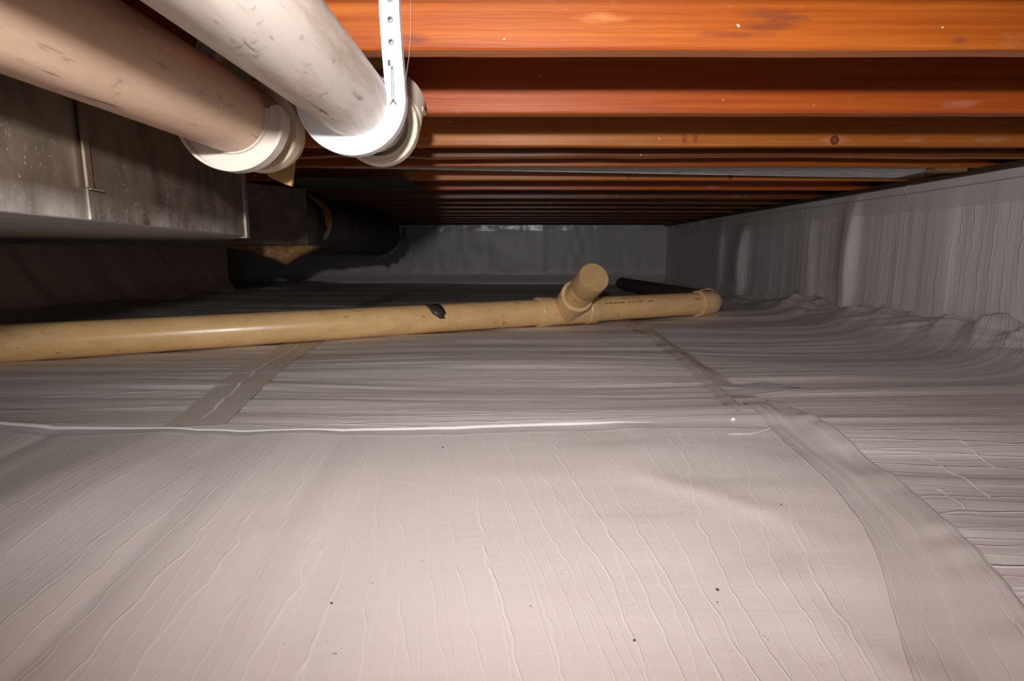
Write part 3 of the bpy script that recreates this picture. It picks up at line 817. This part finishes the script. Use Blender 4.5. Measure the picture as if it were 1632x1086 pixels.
mb.box(-0.1871, -0.1859, yk - 0.001, yk + 0.001, 0.574, 0.622).box(-0.1843, -0.1831, yk - 0.001, yk + 0.001, 0.574, 0.620)
mb.add([(-0.1872, yk, 0.620), (-0.1832, yk, 0.620), (-0.1852, yk, 0.628)], [(0, 1, 2)])
mb.add([(-0.1852, yk, 0.576), (-0.1845, yk, 0.573), (-0.1905, yk, 0.566), (-0.1912, yk, 0.569)], [(0, 1, 2, 3)])
mb.add([(-0.1852, yk, 0.576), (-0.1859, yk, 0.573), (-0.1799, yk, 0.566), (-0.1792, yk, 0.569)], [(0, 1, 2, 3)])
o = mb.build('nail_mark', grey, hr); o['label'] = 'grey nail-shaped outline moulded on the strap'
for zz in (0.708, 0.675, 0.643, 0.600):
    MB().box(-0.1965, -0.175, 0.9268, 0.9275, zz, zz + 0.0007).build('rib_line', plain_mat('rib_grey%d' % int(zz * 1000), (0.55, 0.56, 0.60), 0.5, bmp=0), hr)

# tan board scraps by the pipes, and the grey board in the gap between them
tan = plain_mat('fibreboard_tan', (0.46, 0.27, 0.08), 0.7, var=0.2, scale=30)
olive = plain_mat('board_olive', (0.80, 0.52, 0.18), 0.7, var=0.2, scale=25)
def slab(name, pts, y0, y1, mat, parent=None):   # outline in XZ, thickness in Y
    mb = MB(); n = len(pts)
    vs = [(x, y0, z) for x, z in pts] + [(x, y1, z) for x, z in pts]
    fs = [tuple(range(n)), tuple(range(n, 2 * n))[::-1]] + [(i, i + n, (i + 1) % n + n, (i + 1) % n) for i in range(n)]
    return mb.add(vs, fs).build(name, mat, parent)
o = slab('board_scrap', [(-0.52, 0.66), (-0.434, 0.66), (-0.438, 0.56), (-0.445, 0.51), (-0.452, 0.474), (-0.470, 0.480), (-0.495, 0.492), (-0.505, 0.505), (-0.515, 0.55)], 1.190, 1.199, tan)
tag(o, 'tan fibreboard scrap with a pointed lower end behind the beige pipe', 'board')
o = slab('board_scrap', [(-0.335, 0.655), (-0.277, 0.655), (-0.275, 0.8), (-0.335, 0.8)], 1.314, 1.321, olive)
o.location.y += 0.029
tag(o, 'olive brown board piece with a round stamp, behind the bright hanger strap', 'board')
mbr = MB().lathe((-0.306, 1.341, 0.732), (0, -1, 0), [(-0.002, 0.0075), (0.0, 0.0085), (0.0012, 0.008), (0.0012, 0.0065), (-0.001, 0.006)], 24)
mbr.v = [(x, y - 0.0295 + 0.031 - 0.001, z) for x, y, z in mbr.v]
s_ = mbr.build('round_stamp', plain_mat('stamp_tan', (0.75, 0.5, 0.22), 0.6), None, True)
s_.parent = o; s_.location = Vector((0, -0.029, 0))
gb = plain_mat('grey_board', (0.30, 0.28, 0.22), 0.8, var=0.15)
o = slab('grey_board', [(-0.645, 0.60), (-0.53, 0.60), (-0.53, 0.655), (-0.53, 0.78), (-0.645, 0.78)], 1.20, 1.215, gb)
tag(o, 'dull grey board seen in the gap between the two white pipes', 'board')
MB().box(-0.600, -0.570, 1.188, 1.1995, 0.62, 0.77).build('tan_strip', tan, o)

# cobweb thread beside the strap
pth = [(-0.152, 0.930, 0.80), (-0.154, 0.928, 0.72), (-0.155, 0.925, 0.67), (-0.158, 0.925, 0.64), (-0.164, 0.928, 0.610), (-0.168, 0.932, 0.60)]
o = MB().tube(pth, 0.00022, 5).build('cobweb_strand', plain_mat('cobweb', (0.6, 0.5, 0.42), 0.7, bmp=0), None, True)
tag(o, 'thin cobweb strand hanging beside the bright hanger strap', 'cobweb')

# ------------------------------------------------------------------ sheet metal duct
DM = plain_mat('duct_metal', (0.175, 0.133, 0.098), 0.40, metal=0.45, var=0.45, scale=14, stretch=(1, 1, 0.5), bmp=0.25, speck=(0.85, 0.68, 0.55), spk_z=(0.44, 0.50), sheen_z=(0.388, 0.425))
DM2 = plain_mat('duct_metal_under', (0.38, 0.36, 0.355), 0.5, metal=0.45, var=0.2, scale=5, bmp=0.2)
DM3 = plain_mat('duct_metal_brown', (0.26, 0.21, 0.165), 0.55, metal=0.3, var=0.3, scale=14, bmp=0.2, speck=(0.35, 0.30, 0.26))
LIP = plain_mat('duct_lip', (0.33, 0.28, 0.24), 0.4, metal=0.5)
zb, zt = 0.386, 0.648
a0 = Vector((-0.44, 0.0, 0)); a1 = Vector((-0.56, 0.62, 0)); a2 = Vector((-0.728, 1.563, 0))
dd = (a2 - a1).normalized(); a0 = a1 - dd * 0.75; nn_ = Vector((dd.y, -dd.x, 0))
duct = empty('air_duct', (-1.3, 1.4, zb))
tag(duct, 'dark dusty sheet metal air duct hanging at the upper left behind the pipes', 'duct')
def vpanel(name, p, q, z0, z1, mat, th=0.0016, off=0.0, bevel=0.0):
    d = (q - p).normalized(); n = Vector((d.y, -d.x, 0))
    P_ = [p + n * off, q + n * off, q + n * (off - th), p + n * (off - th)]
    return MB().prism([(v.x, v.y) for v in P_], z0, z1).build(name, mat, duct, bevel=bevel)
sp = a1 + dd * 0.195          # seam between the two side panels
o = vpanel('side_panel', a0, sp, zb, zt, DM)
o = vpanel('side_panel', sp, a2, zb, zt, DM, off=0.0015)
# the standing edge of the seam stops short of the bottom
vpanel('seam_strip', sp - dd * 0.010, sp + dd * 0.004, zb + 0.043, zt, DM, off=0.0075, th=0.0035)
vpanel('seam_tab', sp - dd * 0.002, sp + dd * 0.035, zb + 0.041, zb + 0.043, LIP, off=0.006, th=0.002)
b2 = Vector((-1.235, 2.47, 0))
MB().prism([(a0.x, a0.y), (a2.x, a2.y), (b2.x, b2.y), (-2.3, b2.y), (-2.3, a0.y)], zb - 0.0015, zb).build('bottom_panel', DM2, duct)
MB().prism([(a0.x - 0.02, a0.y), (a2.x - 0.02, a2.y), (b2.x - 0.02, b2.y), (-2.3, b2.y), (-2.3, a0.y)], zt - 0.002, zt).build('top_panel', DM3, duct)
vpanel('end_panel', Vector((-2.3, b2.y, 0)), b2, zb, zt, DM3)
vpanel('end_panel', b2, a2, zb, zt, DM3, th=-0.0016)
# flange strip at the corner, wrapping under the duct
e0 = a2 + dd * 0.002; 
MB().prism([(p.x, p.y) for p in (e0 + nn_ * 0.006, e0 + dd * 0.030 + nn_ * 0.006, e0 + dd * 0.030 - nn_ * 0.008, e0 - nn_ * 0.008)], zb - 0.006, zt).build('corner_flange', LIP, duct, bevel=0.002)
MB().prism([(p.x, p.y) for p in (e0 + nn_ * 0.006, e0 + dd * 0.030 + nn_ * 0.006, e0 + dd * 0.030 - nn_ * 0.06, e0 - nn_ * 0.06)], zb - 0.0075, zb - 0.0015).build('corner_flange', LIP, duct, bevel=0.001)
# lap lip along the far bottom edge
MB().box(-2.3, b2.x + 0.03, b2.y - 0.02, b2.y + 0.01, zb - 0.012, zb - 0.0015).build('bottom_lip', LIP, duct)
# narrower branch box set back behind the corner
c1 = Vector((-1.235, 2.48, 0)); c2 = Vector((-1.030, 2.88, 0)); zb2 = 0.376
MB().prism([(c1.x, c1.y), (c2.x, c2.y), (-1.75, 2.95), (-1.75, 2.54), (-1.3, 2.54)], zb2, 0.648).build('branch_box', DM3, duct, bevel=0.002)
dd2 = (c2 - c1).normalized(); n2 = Vector((dd2.y, -dd2.x, 0))
MB().prism([(p.x, p.y) for p in (c2 - dd2 * 0.010 + n2 * 0.004, c2 + n2 * 0.004 + dd2 * 0.004, c2 + dd2 * 0.004 - n2 * 0.002, c2 - dd2 * 0.010 - n2 * 0.002)], zb2 - 0.004, 0.655).build('end_rim', DM3, duct)

# round insulated duct leaving the branch box
FX = plain_mat('duct_wrap_black', (0.04, 0.034, 0.03), 0.6, var=0.4, scale=30, bmp=0.6)
CO = plain_mat('collar_metal', (0.22, 0.20, 0.19), 0.5, metal=0.3)
FB = plain_mat('glass_wool', (0.33, 0.17, 0.06), 0.95, var=0.5, scale=45, bmp=1.0)
fx = empty('flexible_duct', (-1.08, 2.95, 0.33))
tag(fx, 'round black wrapped duct drooping away behind the metal duct', 'duct')
MB().tube([(-1.175, 2.93, 0.495), (-1.14, 3.10, 0.493)], 0.140, 48).build('collar', CO, fx, True)
def rough_tube(path, rad, seg, amp, seed):
    P = [Vector(p) for p in path]; vs = []; fs = []
    n = len(P)
    for i in range(n):
        t = (P[min(i + 1, n - 1)] - P[max(i - 1, 0)]).normalized(); S = t.cross(Vector((0, 0, 1))).normalized(); U = S.cross(t)
        for j in range(seg):
            a = 2 * math.pi * j / seg
            rr = rad * (1 + amp * float(vnoise(i * 0.9, 3 * math.cos(a), seed)) + amp * 0.8 * float(vnoise(i * 0.5 + 9, 5 * math.sin(a), seed + 1)) + amp * 0.5 * (i % 2))
            vs.append(P[i] + S * rr * math.cos(a) + U * rr * math.sin(a) * (1.0 if math.sin(a) > 0 else 1.05))
    for i in range(n - 1):
        for j in range(seg):
            fs.append((i * seg + j, i * seg + (j + 1) % seg, (i + 1) * seg + (j + 1) % seg, (i + 1) * seg + j))
    fs.append(tuple(range(seg))); fs.append(tuple((n - 1) * seg + j for j in range(seg))[::-1])
    return MB().add(vs, fs)
pp = [(-1.14 + 0.19 * t, 3.04 + 1.10 * t, 0.490 - 0.01 * t) for t in np.linspace(0, 1, 26)]
rough_tube(pp, 0.150, 48, 0.035, 81).build('wrap', FX, fx, True)
rough_tube([(-1.138, 3.08, 0.498), (-1.13, 3.13, 0.498), (-1.125, 3.15, 0.490)], 0.155, 40, 0.03, 85).build('wool_ring', FB, fx, True)
# ragged skirt of torn wrap at the far end
mb = MB()
for i in range(16):
    t = i / 15; x = -1.02 + 0.24 * t + 0.01 * rnd.random(); y = 4.10 + 0.05 * rnd.random()
    z1 = 0.50 - 0.15 * math.sqrt(max(0, 1 - ((x + 0.93) / 0.16) ** 2)); z0 = z1 - 0.02 - 0.035 * rnd.random()
    mb.add([(x - 0.012, y, z1 + 0.05), (x + 0.012, y + 0.006, z1 + 0.05), (x + 0.010, y + 0.01, z0 + 0.01), (x, y + 0.004, z0), (x - 0.012, y, z0 + 0.012)], [(0, 1, 2, 3, 4)])
o = mb.build('torn_edge', FX, fx); o.modifiers.new('s', 'SOLIDIFY').thickness = 0.002

# hanging wad of glass wool below the branch box
n_ = 26
us = np.linspace(0, 1, n_); vsn = np.linspace(0, 1, 10)
bot = np.interp(us, [0, 0.25, 0.5, 0.62, 0.75, 0.9, 1], [0.370, 0.345, 0.305, 0.285, 0.315, 0.345, 0.372])
vs = []; fs = []
for i, u in enumerate(us):
    x = -1.36 + 0.40 * u
    hgt = 0.374 - bot[i]
    for j in range(12):
        a = math.pi * j / 11
        yy = 2.72 - 0.05 * math.cos(a) * (1 + 0.2 * float(vnoise(u * 8, j * 0.7, 90)))
        zz = 0.3725 - hgt * math.sin(a) ** 0.7 * (1 + 0.16 * float(vnoise(u * 10, j * 0.9, 91)))
        vs.append((x, yy + 0.15 * u, zz))
for i in range(n_ - 1):
    for j in range(11):
        a = i * 12 + j; fs.append((a, a + 1, a + 13, a + 12))
    fs.append((i * 12 + 11, i * 12, i * 12 + 12, i * 12 + 23))
o = MB().add(vs, fs).build('insulation_scrap', FB, None, True, sharp=80)
tag(o, 'brown glass wool scrap sagging below the metal duct', 'insulation')

# dark sheet under the joists beside the duct
SM = plain_mat('sheet_dark', (0.11, 0.12, 0.11), 0.6, metal=0.2, var=0.15, scale=4)
o = MB().prism([(-1.00, 2.46), (-0.47, 2.46), (-0.405, 2.93), (-1.00, 2.93)], 0.6510, 0.6525).build('metal_sheet', SM)
tag(o, 'dark grey sheet nailed under the joists beside the round duct', 'sheet')

# galvanised strip between the joists
GM = plain_mat('galvanised', (0.80, 0.87, 0.94), 0.5, metal=0.1, var=0.35, scale=60, stretch=(0.4, 1, 1), bmp=0.3)
GM2 = plain_mat('galvanised_dull', (0.34, 0.34, 0.34), 0.6, metal=0.1, var=0.5, scale=40, stretch=(0.4, 1, 1))
gs = empty('metal_channel', (0.5, 2.30, 0.66))
tag(gs, 'long bluish galvanised metal channel tucked up between two joists', 'metal channel')
mb = MB()
x0, x1 = -0.75, 1.70
top = [(x0, 2.225, 0.668), (x1, 2.335, 0.669)]
bo = [(x0, 2.24, 0.661), (x1 - 0.06, 2.505, 0.6560)]
vs = [top[0], (x1, 2.335, 0.669), (x1 - 0.05, 2.505, 0.6560), bo[0]]
vs2 = [(a, b + 0.001, c + 0.002) for a, b, c in vs]
mb.add(vs + vs2, [(0, 1, 2, 3), (7, 6, 5, 4), (0, 4, 5, 1), (1, 5, 6, 2), (2, 6, 7, 3), (3, 7, 4, 0)]).build('face', GM, gs)
MB().prism([(x0, 2.205), (x1 - 0.02, 2.205), (x1, 2.336), (x0, 2.226)], 0.669, 0.671).build('flange', GM2, gs)

# wood blocks by the sill
bw = wood_mat('block_wood', (0.34, 0.19, 0.09), (0.22, 0.11, 0.05), rough=0.8)
o = MB().box(1.60, 1.72, 2.206, 2.26, 0.642, 0.72).build('wood_block', bw, None, bevel=0.002); tag(o, 'light brown wood block wedged at the sill above the right wall', 'wood block')
o = MB().prism([(1.715, 2.30), (1.75, 2.30), (1.75, 2.54), (1.66, 2.54)], 0.6555, 0.70).build('wood_block', wood_mat('block_wood_dark', (0.16, 0.10, 0.05), (0.09, 0.055, 0.03), rough=0.8), None); tag(o, 'darker brown wood block at the end of the galvanised channel', 'wood block')

# white thread on the right wall, and debris on the liner
pth = [(1.775, 2.60, 0.636), (1.768, 2.604, 0.627), (1.762, 2.608, 0.612), (1.762, 2.591, 0.596), (1.762, 2.575, 0.575), (1.764, 2.565, 0.557)]
o = MB().tube(pth, 0.0016, 8).build('white_thread', plain_mat('thread_white', (0.75, 0.72, 0.70), 0.5, bmp=0), None, True)
tag(o, 'short white thread dangling from the top of the right wall liner', 'thread')
cr = plain_mat('crumb_dark', (0.06, 0.05, 0.05), 0.8, bmp=0)
for (cx_, cy_, s_, lb) in ((0.210, 0.531, 0.0016, 'dark crumb on the liner at lower right, the larger of two'), (0.108, 0.452, 0.0012, 'dark crumb on the liner nearest to the camera'), (0.203, 0.511, 0.0008, 'tiny dark crumb just in front of the larger crumb'), (0.366, 0.724, 0.0011, 'dark crumb beside the curving seam tape'), (-0.122, 0.953, 0.0016, 'brown crumb just in front of the long white fold'), (-0.176, 0.504, 0.0012, 'small brown crumb on the front sheet left of centre')):
    z_ = float(H(cx_, cy_))
    mb = MB().lathe((cx_, cy_, z_), (0.1, 0.2, 1), [(0, s_ * 0.9), (s_ * 0.7, s_ * 1.2), (s_ * 1.4, s_ * 0.6), (s_ * 1.6, 0.0001)], 7)
    tag(mb.build('crumb', cr, None), lb, 'crumb', 'crumbs of dirt on the front liner sheet')
o = MB().lathe((0.436, 1.089, float(H(0.436, 1.089)) + 0.001), (0.9, 0.1, 0.3), [(0, 0.0005), (0.002, 0.003), (0.008, 0.004), (0.013, 0.0001)], 8).build('white_flake', M['fold'], None, True)
tag(o, 'small bright white flake at the right end of the long fold', 'flake')
